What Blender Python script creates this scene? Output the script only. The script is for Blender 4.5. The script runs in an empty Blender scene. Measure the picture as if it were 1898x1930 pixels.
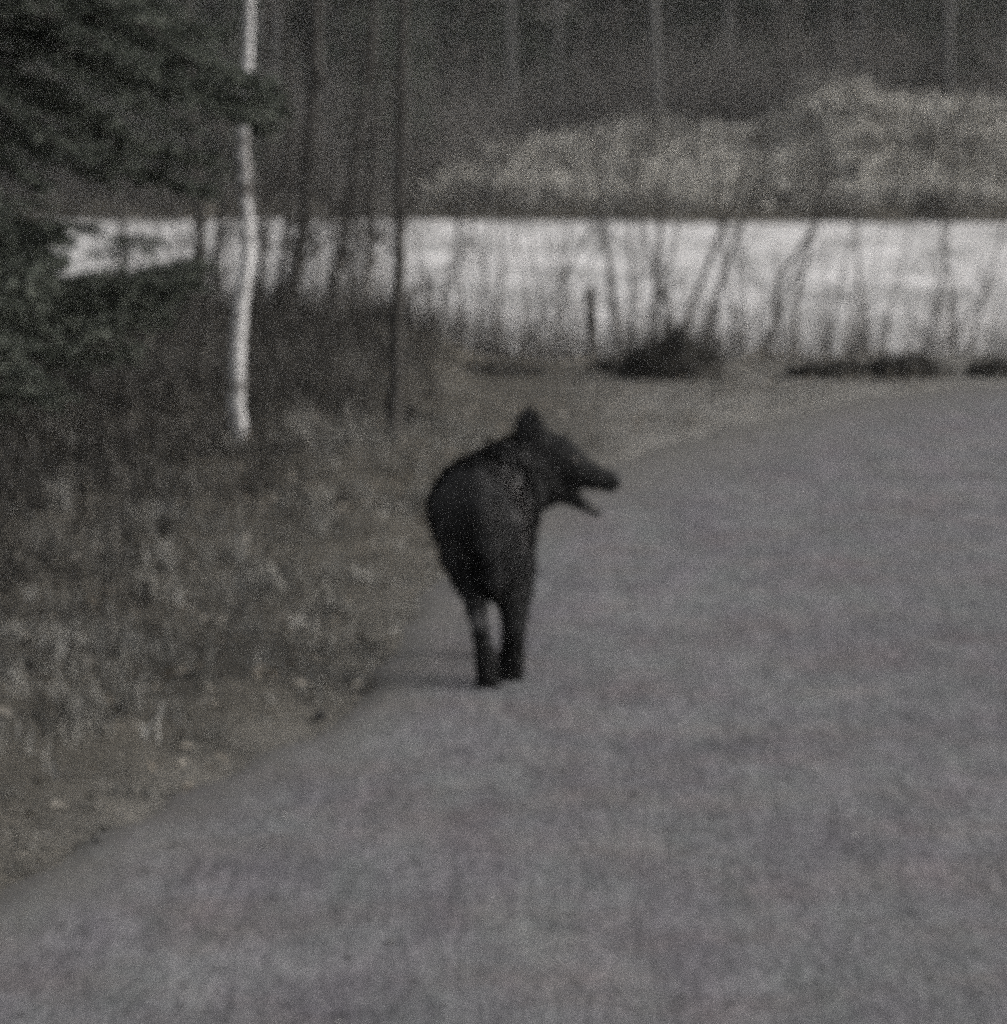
import bpy, math, random
import numpy as np
from mathutils import Vector, noise as mnoise

SC = bpy.context.scene
COL = SC.collection
R = math.radians
rng = np.random.default_rng(7)
random.seed(7)

# ------------------------------------------------------------------ camera
K = 8205.0                 # focal length in pixels of the 1898x1930 photograph
CX, CY = 949.0, 965.0
CAM_H = 2.2
PITCH = math.atan((CY - 97.0) / K)

cam_d = bpy.data.cameras.new('camera')
cam = bpy.data.objects.new('camera', cam_d)
COL.objects.link(cam)
cam_d.sensor_fit = 'VERTICAL'
cam_d.sensor_height = 24.0
cam_d.lens = K * 24.0 / 1930.0
cam_d.clip_start = 0.1
cam_d.clip_end = 3000
cam.location = (0, 0, CAM_H)
cam.rotation_euler = (math.pi / 2 - PITCH, 0, 0)
cam_d.dof.use_dof = True
cam_d.dof.focus_distance = 5.2
cam_d.dof.aperture_fstop = 5.6
SC.camera = cam

# ------------------------------------------------------------------ sky, sun, exposure
SUN_EL, SUN_AZ = R(28), R(96)
world = bpy.data.worlds.new('World')
SC.world = world
world.use_nodes = True
nt = world.node_tree
bg = nt.nodes['Background']
sky = nt.nodes.new('ShaderNodeTexSky')
sky.sky_type = 'NISHITA'
sky.sun_disc = False
sky.sun_elevation = SUN_EL
sky.sun_rotation = SUN_AZ
sky.air_density = 1.0
sky.dust_density = 4.0
hs = nt.nodes.new('ShaderNodeHueSaturation')      # a thin overcast takes most of the blue out
hs.inputs['Saturation'].default_value = 0.16
nt.links.new(sky.outputs['Color'], hs.inputs['Color'])
nt.links.new(hs.outputs['Color'], bg.inputs['Color'])
bg.inputs['Strength'].default_value = 0.15

sun_d = bpy.data.lights.new('sun', 'SUN')
sun_d.energy = 0.5
sun_d.angle = R(48)
sun_d.color = (1.0, 0.95, 0.9)
sun = bpy.data.objects.new('sun', sun_d)
COL.objects.link(sun)
sd = Vector((math.sin(SUN_AZ) * math.cos(SUN_EL), math.cos(SUN_AZ) * math.cos(SUN_EL), math.sin(SUN_EL)))
sun.rotation_euler = sd.to_track_quat('Z', 'Y').to_euler()

SC.view_settings.view_transform = 'Standard'
SC.view_settings.look = 'None'
SC.view_settings.exposure = 0.62
SC.view_settings.gamma = 1.0
SC.render.engine = 'CYCLES'
SC.cycles.use_denoising = False                   # dusk snapshot: leave the grain in
SC.cycles.use_adaptive_sampling = True
SC.cycles.adaptive_threshold = 0.07
SC.cycles.adaptive_min_samples = 18
SC.cycles.pixel_filter_type = 'BLACKMAN_HARRIS'
SC.cycles.filter_width = 2.6
SC.cycles.max_bounces = 5
SC.cycles.diffuse_bounces = 3
SC.cycles.sample_clamp_indirect = 4
SC.cycles.volume_bounces = 1

# ------------------------------------------------------------------ helpers
SP, CP = math.sin(PITCH), math.cos(PITCH)


def ray(px, py):
    u, v = (px - CX) / K, (CY - py) / K
    return np.array([u, CP + SP * v, -SP + CP * v])


def at(px, py, Y):
    d = ray(px, py)
    return np.array([0, 0, CAM_H]) + d * (Y / d[1])


def gat(px, py, z=0.0):
    d = ray(px, py)
    return np.array([0, 0, CAM_H]) + d * ((z - CAM_H) / d[2])


def tag(o, label=None, cat=None, group=None, kind=None):
    if label: o['label'] = label
    if cat: o['category'] = cat
    if group: o['group'] = group
    if kind: o['kind'] = kind
    return o


def empty(name, loc=(0, 0, 0), rz=0.0):
    o = bpy.data.objects.new(name, None)
    COL.objects.link(o)
    o.location = loc
    o.rotation_euler = (0, 0, rz)
    o.empty_display_size = 0.1
    return o


class Acc:
    """Collects tubes, triangles and quads, with one tint value per vertex."""

    def __init__(self):
        self.v, self.t, self.q, self.c, self.n = [], [], [], [], 0

    def add(self, v, tris=None, quads=None, tint=0.5):
        v = np.asarray(v, float).reshape(-1, 3)
        self.v.append(v)
        c = np.asarray(tint, float)
        self.c.append(np.full(len(v), float(c)) if c.ndim == 0 else c)
        if tris is not None and len(tris): self.t.append(np.asarray(tris, int).reshape(-1, 3) + self.n)
        if quads is not None and len(quads): self.q.append(np.asarray(quads, int).reshape(-1, 4) + self.n)
        self.n += len(v)

    def tube(self, pts, rad, sides=6, tint=0.5, wob=0.0):
        pts = np.asarray(pts, float)
        m = len(pts)
        rad = np.broadcast_to(np.asarray(rad, float), (m,)) if np.ndim(rad) else np.full(m, rad)
        tan = np.gradient(pts, axis=0)
        tan /= np.linalg.norm(tan, axis=1, keepdims=True) + 1e-9
        ref = np.array([0, 0, 1.0]) if abs(tan[0][2]) < 0.8 else np.array([1.0, 0, 0])
        a = np.cross(tan, ref)
        a /= np.linalg.norm(a, axis=1, keepdims=True) + 1e-9
        b = np.cross(tan, a)
        th = np.arange(sides) * 2 * math.pi / sides
        rr = rad[:, None] * (1 + wob * rng.normal(size=(m, sides)))
        v = pts[:, None] + rr[..., None] * (np.cos(th)[None, :, None] * a[:, None] + np.sin(th)[None, :, None] * b[:, None])
        i = np.arange(m - 1)[:, None] * sides
        j = np.arange(sides)[None]
        j2 = (j + 1) % sides
        q = np.stack([i + j, i + j2, i + sides + j2, i + sides + j], -1).reshape(-1, 4)
        v = np.vstack([v.reshape(-1, 3), pts[-1] + tan[-1] * rad[-1]])
        top = (m - 1) * sides
        tr = np.stack([top + j[0], top + j2[0], np.full(sides, m * sides)], -1)
        self.add(v, tr, q, tint)

    def build(self, name, mat, parent=None, smooth=True):
        v = np.vstack(self.v)
        me = bpy.data.meshes.new(name)
        t = np.vstack(self.t) if self.t else np.zeros((0, 3), int)
        q = np.vstack(self.q) if self.q else np.zeros((0, 4), int)
        loops = np.concatenate([t.ravel(), q.ravel()]).astype(np.int32)
        starts = np.concatenate([np.arange(len(t)) * 3, len(t) * 3 + np.arange(len(q)) * 4]).astype(np.int32)
        me.vertices.add(len(v)); me.vertices.foreach_set('co', v.astype(np.float32).ravel())
        me.loops.add(len(loops)); me.loops.foreach_set('vertex_index', loops)
        me.polygons.add(len(starts)); me.polygons.foreach_set('loop_start', starts)
        me.polygons.foreach_set('use_smooth', np.full(len(starts), bool(smooth)))
        at_ = me.attributes.new('tint', 'FLOAT', 'POINT')
        at_.data.foreach_set('value', np.concatenate(self.c).astype(np.float32))
        me.update(calc_edges=True)
        me.validate()
        me.materials.append(mat)
        o = bpy.data.objects.new(name, me)
        COL.objects.link(o)
        if parent is not None: o.parent = parent
        return o


# smooth value noise on arrays
_perm = np.random.default_rng(3).random((256, 256))


def vnoise(x, y, s=1.0, seed=0):
    x = np.asarray(x, float) * s + seed * 17.3
    y = np.asarray(y, float) * s + seed * 9.1
    xi, yi = np.floor(x).astype(int), np.floor(y).astype(int)
    fx, fy = x - xi, y - yi
    fx, fy = fx * fx * (3 - 2 * fx), fy * fy * (3 - 2 * fy)
    g = lambda a, b: _perm[a % 256, b % 256]
    return (g(xi, yi) * (1 - fx) * (1 - fy) + g(xi + 1, yi) * fx * (1 - fy) + g(xi, yi + 1) * (1 - fx) * fy + g(xi + 1, yi + 1) * fx * fy)


def fbm(x, y, s=1.0, seed=0, octs=4):
    r, a, w = 0, 1.0, 0
    for i in range(octs):
        r = r + a * vnoise(x, y, s * 2 ** i, seed + i); w += a; a *= 0.5
    return r / w


# ------------------------------------------------------------------ materials
def mat_new(name):
    m = bpy.data.materials.new(name)
    m.use_nodes = True
    n = m.node_tree
    b = n.nodes['Principled BSDF']
    b.inputs['Roughness'].default_value = 0.9
    b.inputs['Specular IOR Level'].default_value = 0.15
    return m, n, b


def nz(n, scale, detail=4, rough=0.6, vec=None, mapping=None):
    t = n.nodes.new('ShaderNodeTexNoise')
    t.inputs['Scale'].default_value = scale
    t.inputs['Detail'].default_value = detail
    t.inputs['Roughness'].default_value = rough
    co = n.nodes.new('ShaderNodeTexCoord')
    src = co.outputs['Object']
    if mapping:
        mp = n.nodes.new('ShaderNodeMapping')
        mp.inputs['Scale'].default_value = mapping
        n.links.new(src, mp.inputs['Vector']); src = mp.outputs['Vector']
    n.links.new(src, t.inputs['Vector'])
    return t.outputs['Fac']


def ramp(n, fac, stops):
    r = n.nodes.new('ShaderNodeValToRGB')
    e = r.color_ramp.elements
    while len(e) < len(stops): e.new(0.5)
    for i, (p, c) in enumerate(stops):
        e[i].position = p
        e[i].color = (*c, 1)
    n.links.new(fac, r.inputs['Fac'])
    return r.outputs['Color']


def mix(n, fac, a, b, mode='MIX'):
    m = n.nodes.new('ShaderNodeMix')
    m.data_type = 'RGBA'; m.blend_type = mode
    for inp, val in ((m.inputs[0], fac), (m.inputs[6], a), (m.inputs[7], b)):
        if isinstance(val, (int, float)): inp.default_value = val
        elif isinstance(val, tuple): inp.default_value = (*val, 1)
        else: n.links.new(val, inp)
    return m.outputs[2]


def bump(n, b, h, strength=0.4, dist=0.02):
    bp = n.nodes.new('ShaderNodeBump')
    bp.inputs['Strength'].default_value = strength
    bp.inputs['Distance'].default_value = dist
    n.links.new(h, bp.inputs['Height'])
    n.links.new(bp.outputs['Normal'], b.inputs['Normal'])


def tint_out(n):
    a = n.nodes.new('ShaderNodeAttribute'); a.attribute_name = 'tint'
    return a.outputs['Fac']


def plant_mat(name, stops, blotch=None):
    m, n, b = mat_new(name)
    c = ramp(n, tint_out(n), stops)
    if blotch:
        f = nz(n, blotch[0], 3)
        k = ramp(n, f, [(0.35, (blotch[1],) * 3), (0.65, (blotch[2],) * 3)])
        c = mix(n, 1.0, c, k, 'MULTIPLY')
    n.links.new(c, b.inputs['Base Color'])
    return m


# road: worn grey chip-seal with brown dust and dark specks
M_ROAD, n, b = mat_new('worn_road')
big = ramp(n, nz(n, 0.9, 5, 0.65), [(0.3, (0.098, 0.096, 0.098)), (0.7, (0.142, 0.139, 0.138))])
dust = ramp(n, nz(n, 1.7, 4, 0.6), [(0.45, (1, 1, 1)), (0.75, (1.02, 0.93, 0.88))])
c = mix(n, 1.0, big, dust, 'MULTIPLY')
hue = ramp(n, nz(n, 3.6, 4, 0.65, mapping=(1, 0.2, 1)), [(0.35, (1.03, 0.985, 1.045)), (0.65, (0.97, 1.01, 1.0))])
c = mix(n, 1.0, c, hue, 'MULTIPLY')
chips = ramp(n, nz(n, 95, 3, 0.75), [(0.3, (0.52, 0.52, 0.53)), (0.5, (1, 1, 1)), (0.7, (1.5, 1.49, 1.47))])
c = mix(n, 1.0, c, chips, 'MULTIPLY')
mid = ramp(n, nz(n, 11, 6, 0.72, mapping=(1, 0.17, 1)), [(0.28, (0.70, 0.70, 0.71)), (0.5, (1, 1, 1)), (0.75, (1.28, 1.27, 1.26))])
smud = ramp(n, nz(n, 34, 4, 0.75, mapping=(1, 0.17, 1)), [(0.3, (0.60, 0.60, 0.60)), (0.5, (1, 1, 1)), (0.72, (1.3, 1.3, 1.3))])
c = mix(n, 1.0, c, smud, 'MULTIPLY')
blot = ramp(n, nz(n, 4.2, 5, 0.7, mapping=(1, 0.17, 1)), [(0.3, (0.84, 0.84, 0.84)), (0.7, (1.14, 1.14, 1.14))])
c = mix(n, 1.0, c, blot, 'MULTIPLY')
c = mix(n, 1.0, c, mid, 'MULTIPLY')
edge_n = ramp(n, nz(n, 7, 5, 0.75), [(0.35, (0, 0, 0)), (0.6, (1, 1, 1))])
edge_m = n.nodes.new('ShaderNodeMath'); edge_m.operation = 'MULTIPLY_ADD'; edge_m.use_clamp = True      # dirt creeping in from the verge
edge_a = tint_out(n)
n.links.new(edge_n, edge_m.inputs[0]); n.links.new(edge_a, edge_m.inputs[1]); n.links.new(edge_a, edge_m.inputs[2])
c = mix(n, edge_m.outputs[0], c, (0.098, 0.092, 0.082))
n.links.new(c, b.inputs['Base Color'])
bump(n, b, nz(n, 90, 4, 0.7), 0.5, 0.012)

M_GROUND, n, b = mat_new('leaf_litter_soil')
c = ramp(n, nz(n, 2.3, 6, 0.7), [(0.3, (0.040, 0.037, 0.031)), (0.55, (0.075, 0.070, 0.060)), (0.75, (0.12, 0.112, 0.097))])
s2 = ramp(n, nz(n, 26, 5, 0.75), [(0.3, (0.55, 0.55, 0.52)), (0.7, (1.4, 1.35, 1.3))])
grit = ramp(n, nz(n, 40, 4, 0.7), [(0.3, (0.145, 0.142, 0.137)), (0.7, (0.29, 0.284, 0.274))])
c = mix(n, tint_out(n), c, grit)
n.links.new(mix(n, 1.0, c, s2, 'MULTIPLY'), b.inputs['Base Color'])
bump(n, b, nz(n, 30, 5, 0.7), 0.7, 0.05)

M_ICE, n, b = mat_new('pale_pond_ice')
c = ramp(n, nz(n, 1.0, 6, 0.62, mapping=(0.9, 0.2, 1)), [(0.34, (0.26, 0.256, 0.243)), (0.5, (0.45, 0.44, 0.426)), (0.68, (0.66, 0.644, 0.628))])
s2 = ramp(n, nz(n, 5, 5, 0.7, mapping=(1.0, 0.3, 1)), [(0.3, (0.82, 0.82, 0.82)), (0.7, (1.12, 1.1, 1.1))])
n.links.new(mix(n, 1.0, c, s2, 'MULTIPLY'), b.inputs['Base Color'])
b.inputs['Roughness'].default_value = 0.55
bump(n, b, nz(n, 4, 4, 0.6), 0.3, 0.05)

M_DRY = plant_mat('dry_grass', [(0.0, (0.053, 0.051, 0.045)), (0.45, (0.137, 0.132, 0.119)), (1.0, (0.28, 0.272, 0.254))], (1.6, 0.62, 1.25))
M_FARDRY = plant_mat('dry_bank_grass', [(0.0, (0.16, 0.15, 0.125)), (0.45, (0.35, 0.335, 0.303)), (1.0, (0.55, 0.53, 0.49))], (1.5, 0.36, 1.5))
M_DARKBRUSH = plant_mat('dark_brush', [(0.0, (0.017, 0.016, 0.014)), (0.6, (0.050, 0.047, 0.042)), (1.0, (0.108, 0.101, 0.092))], (1.2, 0.7, 1.25))
M_LEAF = plant_mat('dead_leaf', [(0.0, (0.05, 0.042, 0.032)), (0.5, (0.125, 0.11, 0.09)), (1.0, (0.26, 0.24, 0.21))])
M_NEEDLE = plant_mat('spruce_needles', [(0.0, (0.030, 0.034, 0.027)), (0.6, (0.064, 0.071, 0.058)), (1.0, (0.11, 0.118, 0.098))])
M_TWIG = plant_mat('grey_twigs', [(0.0, (0.05, 0.046, 0.042)), (1.0, (0.19, 0.18, 0.168))])
M_STONE = plant_mat('road_stone', [(0.0, (0.03, 0.029, 0.028)), (0.7, (0.15, 0.145, 0.142)), (1.0, (0.36, 0.35, 0.34))])

M_BARK, n, b = mat_new('dark_bark')
c = ramp(n, nz(n, 9, 6, 0.7, mapping=(1, 1, 0.25)), [(0.3, (0.024, 0.023, 0.021)), (0.7, (0.072, 0.067, 0.061))])
n.links.new(c, b.inputs['Base Color'])
bump(n, b, nz(n, 30, 4, 0.7, mapping=(1, 1, 0.2)), 0.8, 0.02)

M_GREYBARK, n, b = mat_new('grey_bark')
c = ramp(n, nz(n, 7, 6, 0.7, mapping=(1, 1, 0.3)), [(0.3, (0.065, 0.063, 0.06)), (0.7, (0.135, 0.133, 0.128))])
n.links.new(c, b.inputs['Base Color'])

M_BIRCH, n, b = mat_new('birch_bark')
base = ramp(n, nz(n, 6, 5, 0.6), [(0.3, (0.38, 0.372, 0.366)), (0.7, (0.58, 0.57, 0.563))])
band = ramp(n, nz(n, 5.0, 6, 0.78, mapping=(2.2, 2.2, 7.0)), [(0.36, (0.16, 0.15, 0.145)), (0.46, (1, 1, 1))])
c = mix(n, 1.0, base, band, 'MULTIPLY')
scar = ramp(n, nz(n, 2.2, 4, 0.6, mapping=(1.2, 1.2, 2.2)), [(0.36, (0.2, 0.19, 0.18)), (0.5, (1, 1, 1))])
n.links.new(mix(n, 1.0, c, scar, 'MULTIPLY'), b.inputs['Base Color'])
bump(n, b, nz(n, 22, 4, 0.7, mapping=(1, 1, 3)), 0.4, 0.01)

# ------------------------------------------------------------------ terrain
EDGE = np.array([(-6.1, -10), (-3.7, 0), (-2.4, 6), (-1.83, 9), (-1.36, 11.2), (-0.86, 13.3), (-0.58, 14.4), (-0.4, 16.2), (-0.27, 18.0), (0.05, 20.5), (0.62, 23.4),
                 (1.75, 26.6), (3.4, 29.0), (8, 32.8), (16, 36.6), (30, 40.2), (60, 46)], float)


def smooth_poly(P, n=12):
    out = []
    Q = np.vstack([2 * P[0] - P[1], P, 2 * P[-1] - P[-2]])
    for i in range(1, len(Q) - 2):
        p0, p1, p2, p3 = Q[i - 1:i + 3]
        for t in np.arange(n) / n:
            out.append(0.5 * (2 * p1 + (p2 - p0) * t + (2 * p0 - 5 * p1 + 4 * p2 - p3) * t * t + (3 * p1 - p0 - 3 * p2 + p3) * t ** 3))
    out.append(P[-1])
    return np.array(out)


EDGE_S = smooth_poly(EDGE, 20)


def road_dist(x, y):
    """Signed distance from the road's left edge: positive on the verge, negative on the road."""
    p = np.stack([np.asarray(x, float).ravel(), np.asarray(y, float).ravel()], -1)
    best = np.full(len(p), 1e9); sgn = np.ones(len(p))
    for a, b_ in zip(EDGE_S[:-1], EDGE_S[1:]):
        d = b_ - a
        t = np.clip(((p - a) @ d) / (d @ d), 0, 1)
        r = p - (a + t[:, None] * d)
        dd = np.einsum('ij,ij->i', r, r)
        cr = d[0] * r[:, 1] - d[1] * r[:, 0]
        m = dd < best
        best[m] = dd[m]; sgn[m] = np.where(cr[m] > 0, 1, -1)
    return (np.sqrt(best) * sgn).reshape(np.shape(x))


def lerp_tab(x, tab):
    t = np.array(tab)
    return np.interp(x, t[:, 0], t[:, 1])


POND_Z = -1.0
ROAD_W = 5.6


def near_crest(x):
    return lerp_tab(x, [(-60, 34), (-20, 33), (-3, 32), (0, 31.2), (3.6, 31.6), (8, 36.5), (16, 40.8), (30, 45), (60, 52)])


def far_shore(x):
    return 82.6 + (vnoise(x, x * 0, 0.35, 5) - 0.5) * 2.2 + (vnoise(x, x * 0, 1.3, 6) - 0.5) * 0.9


def bank_top(x):
    return lerp_tab(x, [(-40, 0.6), (-12, 0.1), (-5, -0.25), (-1, -0.4), (0, -0.3), (2.2, 0.05), (3.4, 0.15), (5.4, 0.1), (6.2, 0.4), (7.0, 0.95), (7.4, 1.05), (8.6, 0.8), (10.6, 0.65), (20, 1.0), (40, 1.2)])


def sstep(t):
    t = np.clip(t, 0, 1)
    return t * t * (3 - 2 * t)


def terrain(x, y):
    x = np.asarray(x, float); y = np.asarray(y, float)
    s = road_dist(x, y)
    verge = 0.05 * sstep(s / 0.5) + 0.16 * sstep((s - 0.4) / 2.6) + 0.10 * sstep((-x - 1.0) / 2) * sstep(s / 2)
    verge = verge * sstep((s + 0.02) / 0.25) + (fbm(x, y, 0.9, 2) - 0.5) * 0.22 * sstep(s / 0.8) + (fbm(x, y, 3.5, 4) - 0.5) * 0.10 * sstep(s / 0.4)
    z = np.where(s > 0, verge, -0.03)
    nc = near_crest(x)
    d = y - nc
    right_side = sstep((x + 0.8) / 0.8)                      # to the right of the bear the verge stays low
    z = np.where(s > 0, z * (1 - 0.93 * right_side * sstep((y - 20) / 4)), z)
    z = np.where(d > -0.3, z * (1 - sstep((d + 0.3) / 2.5)) + (-1.8) * sstep((d + 0.3) / 7.5), z)
    fs = far_shore(x)
    e = y - fs
    bt = bank_top(x)
    lump = (fbm(x, y, 0.55, 8, 3) - 0.5) * 0.75 + (fbm(x, y, 1.9, 9, 3) - 0.5) * 0.8
    far = -1.5 + 0.85 * sstep((e + 1) / 1.6) + (bt + 0.65 + lump * sstep(e / 3)) * sstep((e - 0.3) / 9.0) + 0.02 * np.clip(e - 10, 0, None) + 0.07 * np.clip(e - 30, 0, None)
    z = np.where(y > 70, np.where(e > -1.2, far, -1.8), z)
    # right-hand verge across the road
    s2 = -(s + ROAD_W)
    z = np.where((s2 > 0) & (y < 60), 0.06 * sstep(s2 / 0.5) + 0.05 * np.clip(s2 - 1, 0, 40) + (fbm(x, y, 0.8, 2) - 0.5) * 0.2 * sstep(s2 / 1), z)
    return z


def grid_axis(parts):
    out = []
    for a, b_, st in parts: out.append(np.arange(a, b_, st))
    return np.unique(np.concatenate(out + [np.array([parts[-1][1]])]))


xs = grid_axis([(-200, -80, 20), (-80, -20, 4), (-20, -6, 0.8), (-6, 6, 0.11), (6, 14, 0.35), (14, 40, 2), (40, 200, 20)])
ys = grid_axis([(-60, -10, 10), (-10, 8, 1.2), (8, 40, 0.14), (40, 80, 2.5), (80, 100, 0.3), (100, 140, 1.5), (140, 260, 10)])
GX, GY = np.meshgrid(xs, ys, indexing='ij')
GZ = terrain(GX, GY)
acc = Acc()
ni, nj = GX.shape
I, J = np.meshgrid(np.arange(ni - 1), np.arange(nj - 1), indexing='ij')
q = np.stack([I * nj + J, (I + 1) * nj + J, (I + 1) * nj + J + 1, I * nj + J + 1], -1).reshape(-1, 4)
sg = road_dist(GX, GY)
grit_w = 0.45 * np.exp(-(np.clip(sg + 0.1, 0, None) / 0.3) ** 2) * fbm(GX, GY, 2.5, 12)      # sandy shoulder next to the road
grit_w = np.maximum(grit_w, sstep((GX - 0.1) / 0.9) * sstep((GY - 21) / 3) * np.exp(-(np.clip(sg, 0, None) / 2.6) ** 2) * (0.45 + 0.5 * fbm(GX, GY, 1.6, 13)))
acc.add(np.stack([GX, GY, GZ], -1).reshape(-1, 3), None, q, np.where(GY < 60, grit_w, 0).ravel())
tag(acc.build('ground', M_GROUND), 'uneven earth and leaf litter under the verge, banks and wood', 'ground', kind='structure')

# road sheet
acc = Acc()
tg = np.gradient(EDGE_S, axis=0); tg /= np.linalg.norm(tg, axis=1, keepdims=True)
nrm = np.stack([tg[:, 1], -tg[:, 0]], -1)
cols = np.concatenate([[-0.10, -0.03, 0.06, 0.15], [0.27, 0.4, 0.6, 0.85, 1.15], np.linspace(1.5, ROAD_W - 0.2, 8), [ROAD_W, ROAD_W + 0.08]])
V = []
for w in cols:
    wob = 0.14 * (vnoise(EDGE_S[:, 0] * 3, EDGE_S[:, 1] * 3, 0.9, 3) - 0.5) if w < 0.1 else 0
    pt = EDGE_S + nrm * (w + wob)[:, None] if np.ndim(wob) else EDGE_S + nrm * w
    zz = np.full(len(pt), 0.006)
    if w < 0: zz -= 0.035
    if w > ROAD_W: zz -= 0.04
    V.append(np.column_stack([pt, zz]))
V = np.stack(V, 1)
a_, b_ = V.shape[:2]
I, J = np.meshgrid(np.arange(a_ - 1), np.arange(b_ - 1), indexing='ij')
q = np.stack([I * b_ + J, I * b_ + J + 1, (I + 1) * b_ + J + 1, (I + 1) * b_ + J], -1).reshape(-1, 4)
acc.add(V.reshape(-1, 3), None, q, np.clip(0.62 * (1 - (cols[None] + 0.05) / (0.45 + 0.7 * sstep((EDGE_S[:, 1:2] - 19) / 5))), 0, 0.62).ravel())
tag(acc.build('road', M_ROAD), 'worn grey road bending away to the right past the pond', 'road', kind='structure')

acc = Acc()
px_ = np.linspace(-150, 150, 61); py_ = np.linspace(30, 86, 57)
PX, PY = np.meshgrid(px_, py_, indexing='ij')
I, J = np.meshgrid(np.arange(60), np.arange(56), indexing='ij')
q = np.stack([I * 57 + J, (I + 1) * 57 + J, (I + 1) * 57 + J + 1, I * 57 + J + 1], -1).reshape(-1, 4)
acc.add(np.stack([PX, PY, np.full_like(PX, POND_Z)], -1).reshape(-1, 3), None, q)
tag(acc.build('frozen_pond', M_ICE), 'pale flat pond surface stretching behind the leafless stems', 'pond', kind='structure')


def ground_pt(x, y):
    return np.array([x, y, float(terrain(np.array([x]), np.array([y]))[0])])


# ------------------------------------------------------------------ grass and litter (uncountable stuff)
def blades(name, mat, pts, h, w, lean, tint, label, cat, seg=2):
    """Bent grass blades: two quads and a tip each."""
    N = len(pts)
    az = rng.uniform(0, 2 * math.pi, N)
    side = np.stack([np.cos(az), np.sin(az), np.zeros(N)], -1)
    ld = rng.uniform(0, 2 * math.pi, N)
    ln = np.stack([np.cos(ld), np.sin(ld), np.zeros(N)], -1) * (lean * h)[:, None]
    up = np.array([0, 0, 1.0])
    P0 = pts - up * 0.02
    P1 = pts + up * (h * 0.55)[:, None] + ln * 0.35
    P2 = pts + up * (h * (1 - 0.35 * np.minimum(lean, 1.6)))[:, None] + ln
    s0 = side * (w / 2)[:, None]
    v = np.stack([P0 - s0, P0 + s0, P1 - s0 * 0.8, P1 + s0 * 0.8, P2], 1).reshape(-1, 3)
    b0 = np.arange(N)[:, None] * 5
    qd = b0 + np.array([[0, 1, 3, 2]])
    tr = b0 + np.array([[2, 3, 4]])
    a = Acc()
    a.add(v, tr, qd, np.repeat(tint, 5))
    o = a.build(name, mat)
    return tag(o, label, cat, kind='stuff')


def tufts(n, xr, yr, accept, per, spread):
    x = rng.uniform(*xr, n); y = rng.uniform(*yr, n)
    p = accept(x, y)
    keep = rng.random(n) < p
    x, y = x[keep], y[keep]
    cnt = rng.integers(per[0], per[1], len(x))
    idx = np.repeat(np.arange(len(x)), cnt)
    bx = x[idx] + rng.normal(0, spread, len(idx)); by = y[idx] + rng.normal(0, spread, len(idx))
    return idx, bx, by, len(x)


# short pale dry grass of the verge
def acc_verge(x, y):
    s = road_dist(x, y)
    d = y - near_crest(x)
    pale = sstep((s + 0.22) / 0.45) * (1 - 0.85 * sstep((s - 1.1) / 1.4)) * (0.25 + 0.95 * sstep((fbm(x, y, 1.3, 20) - 0.33) / 0.3))
    return np.where((s > -0.2) & (d < 1.5), pale, 0)


idx, bx, by, nt_ = tufts(16000, (-6.5, 5.5), (8.5, 33), acc_verge, (7, 16), 0.035)
tz = terrain(bx, by)
tt = np.clip(rng.normal(0.45, 0.2, nt_), 0, 1); th_ = rng.uniform(0.05, 0.15, nt_) * (0.7 + 0.6 * rng.random(nt_))
sdist = road_dist(bx, by)
hh = th_[idx] * rng.uniform(0.5, 1.2, len(idx)) * (0.35 + 0.85 * sstep((sdist + 0.1) / 0.8)) * (1 - 0.72 * sstep((bx + 0.9) / 1.0) * sstep((by - 19) / 4))
blades('verge_grass', M_DRY, np.stack([bx, by, tz], -1), hh, rng.uniform(0.004, 0.009, len(idx)), rng.uniform(0.2, 1.5, len(idx)),
       np.clip(tt[idx] + rng.normal(0, 0.12, len(idx)), 0, 1), 'short dry straw coloured grass beside the road', 'grass')


# dark brush: heathery low growth further left and along the near bank
def acc_dark(x, y):
    s = road_dist(x, y)
    d = y - near_crest(x)
    left = sstep((s - 0.9) / 1.1) * (0.5 + 0.5 * sstep((fbm(x, y, 1.1, 30) - 0.35) / 0.2))
    bank = sstep((-d) / -0.1 + 1) * 0
    shore = np.exp(-((d + 0.3) / 1.0) ** 2) * sstep((-0.35 - x) / 0.9) * 0.9
    return np.where((s > 0.3) & (d < 2.0), np.clip(left * sstep((-0.2 - x) / 1.0) + shore, 0, 1), 0)


idx, bx, by, nt_ = tufts(13000, (-7.5, 1.8), (10, 34), acc_dark, (8, 18), 0.06)
tz = terrain(bx, by)
tt = np.clip(rng.normal(0.45, 0.22, nt_), 0, 1); th_ = rng.uniform(0.10, 0.30, nt_)
dd = by - near_crest(bx)
hh = th_[idx] * rng.uniform(0.5, 1.2, len(idx)) * (1 + 0.6 * np.exp(-((dd + 0.3) / 1.0) ** 2))
hh *= 1 - 0.4 * np.exp(-((bx + 1.32) / 0.3) ** 2) * np.exp(-((by - 21.2) / 1.6) ** 2)          # thinner just before the birch
blades('low_brush', M_DARKBRUSH, np.stack([bx, by, tz], -1), hh, rng.uniform(0.005, 0.012, len(idx)), rng.uniform(0.1, 1.0, len(idx)),
       np.clip(tt[idx] + rng.normal(0, 0.15, len(idx)), 0, 1), 'dark dead undergrowth left of the road and along the near shore', 'undergrowth')

# thin grey reeds where the near bank meets the pond
def acc_reed(x, y):
    d = y - near_crest(x)
    return np.where((d > -0.2) & (d < 2.6), (0.6 + 0.4 * sstep((1.6 - x) / 1.5)) * sstep((fbm(x, y, 1.5, 70) - 0.3) / 0.3), 0)


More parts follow.
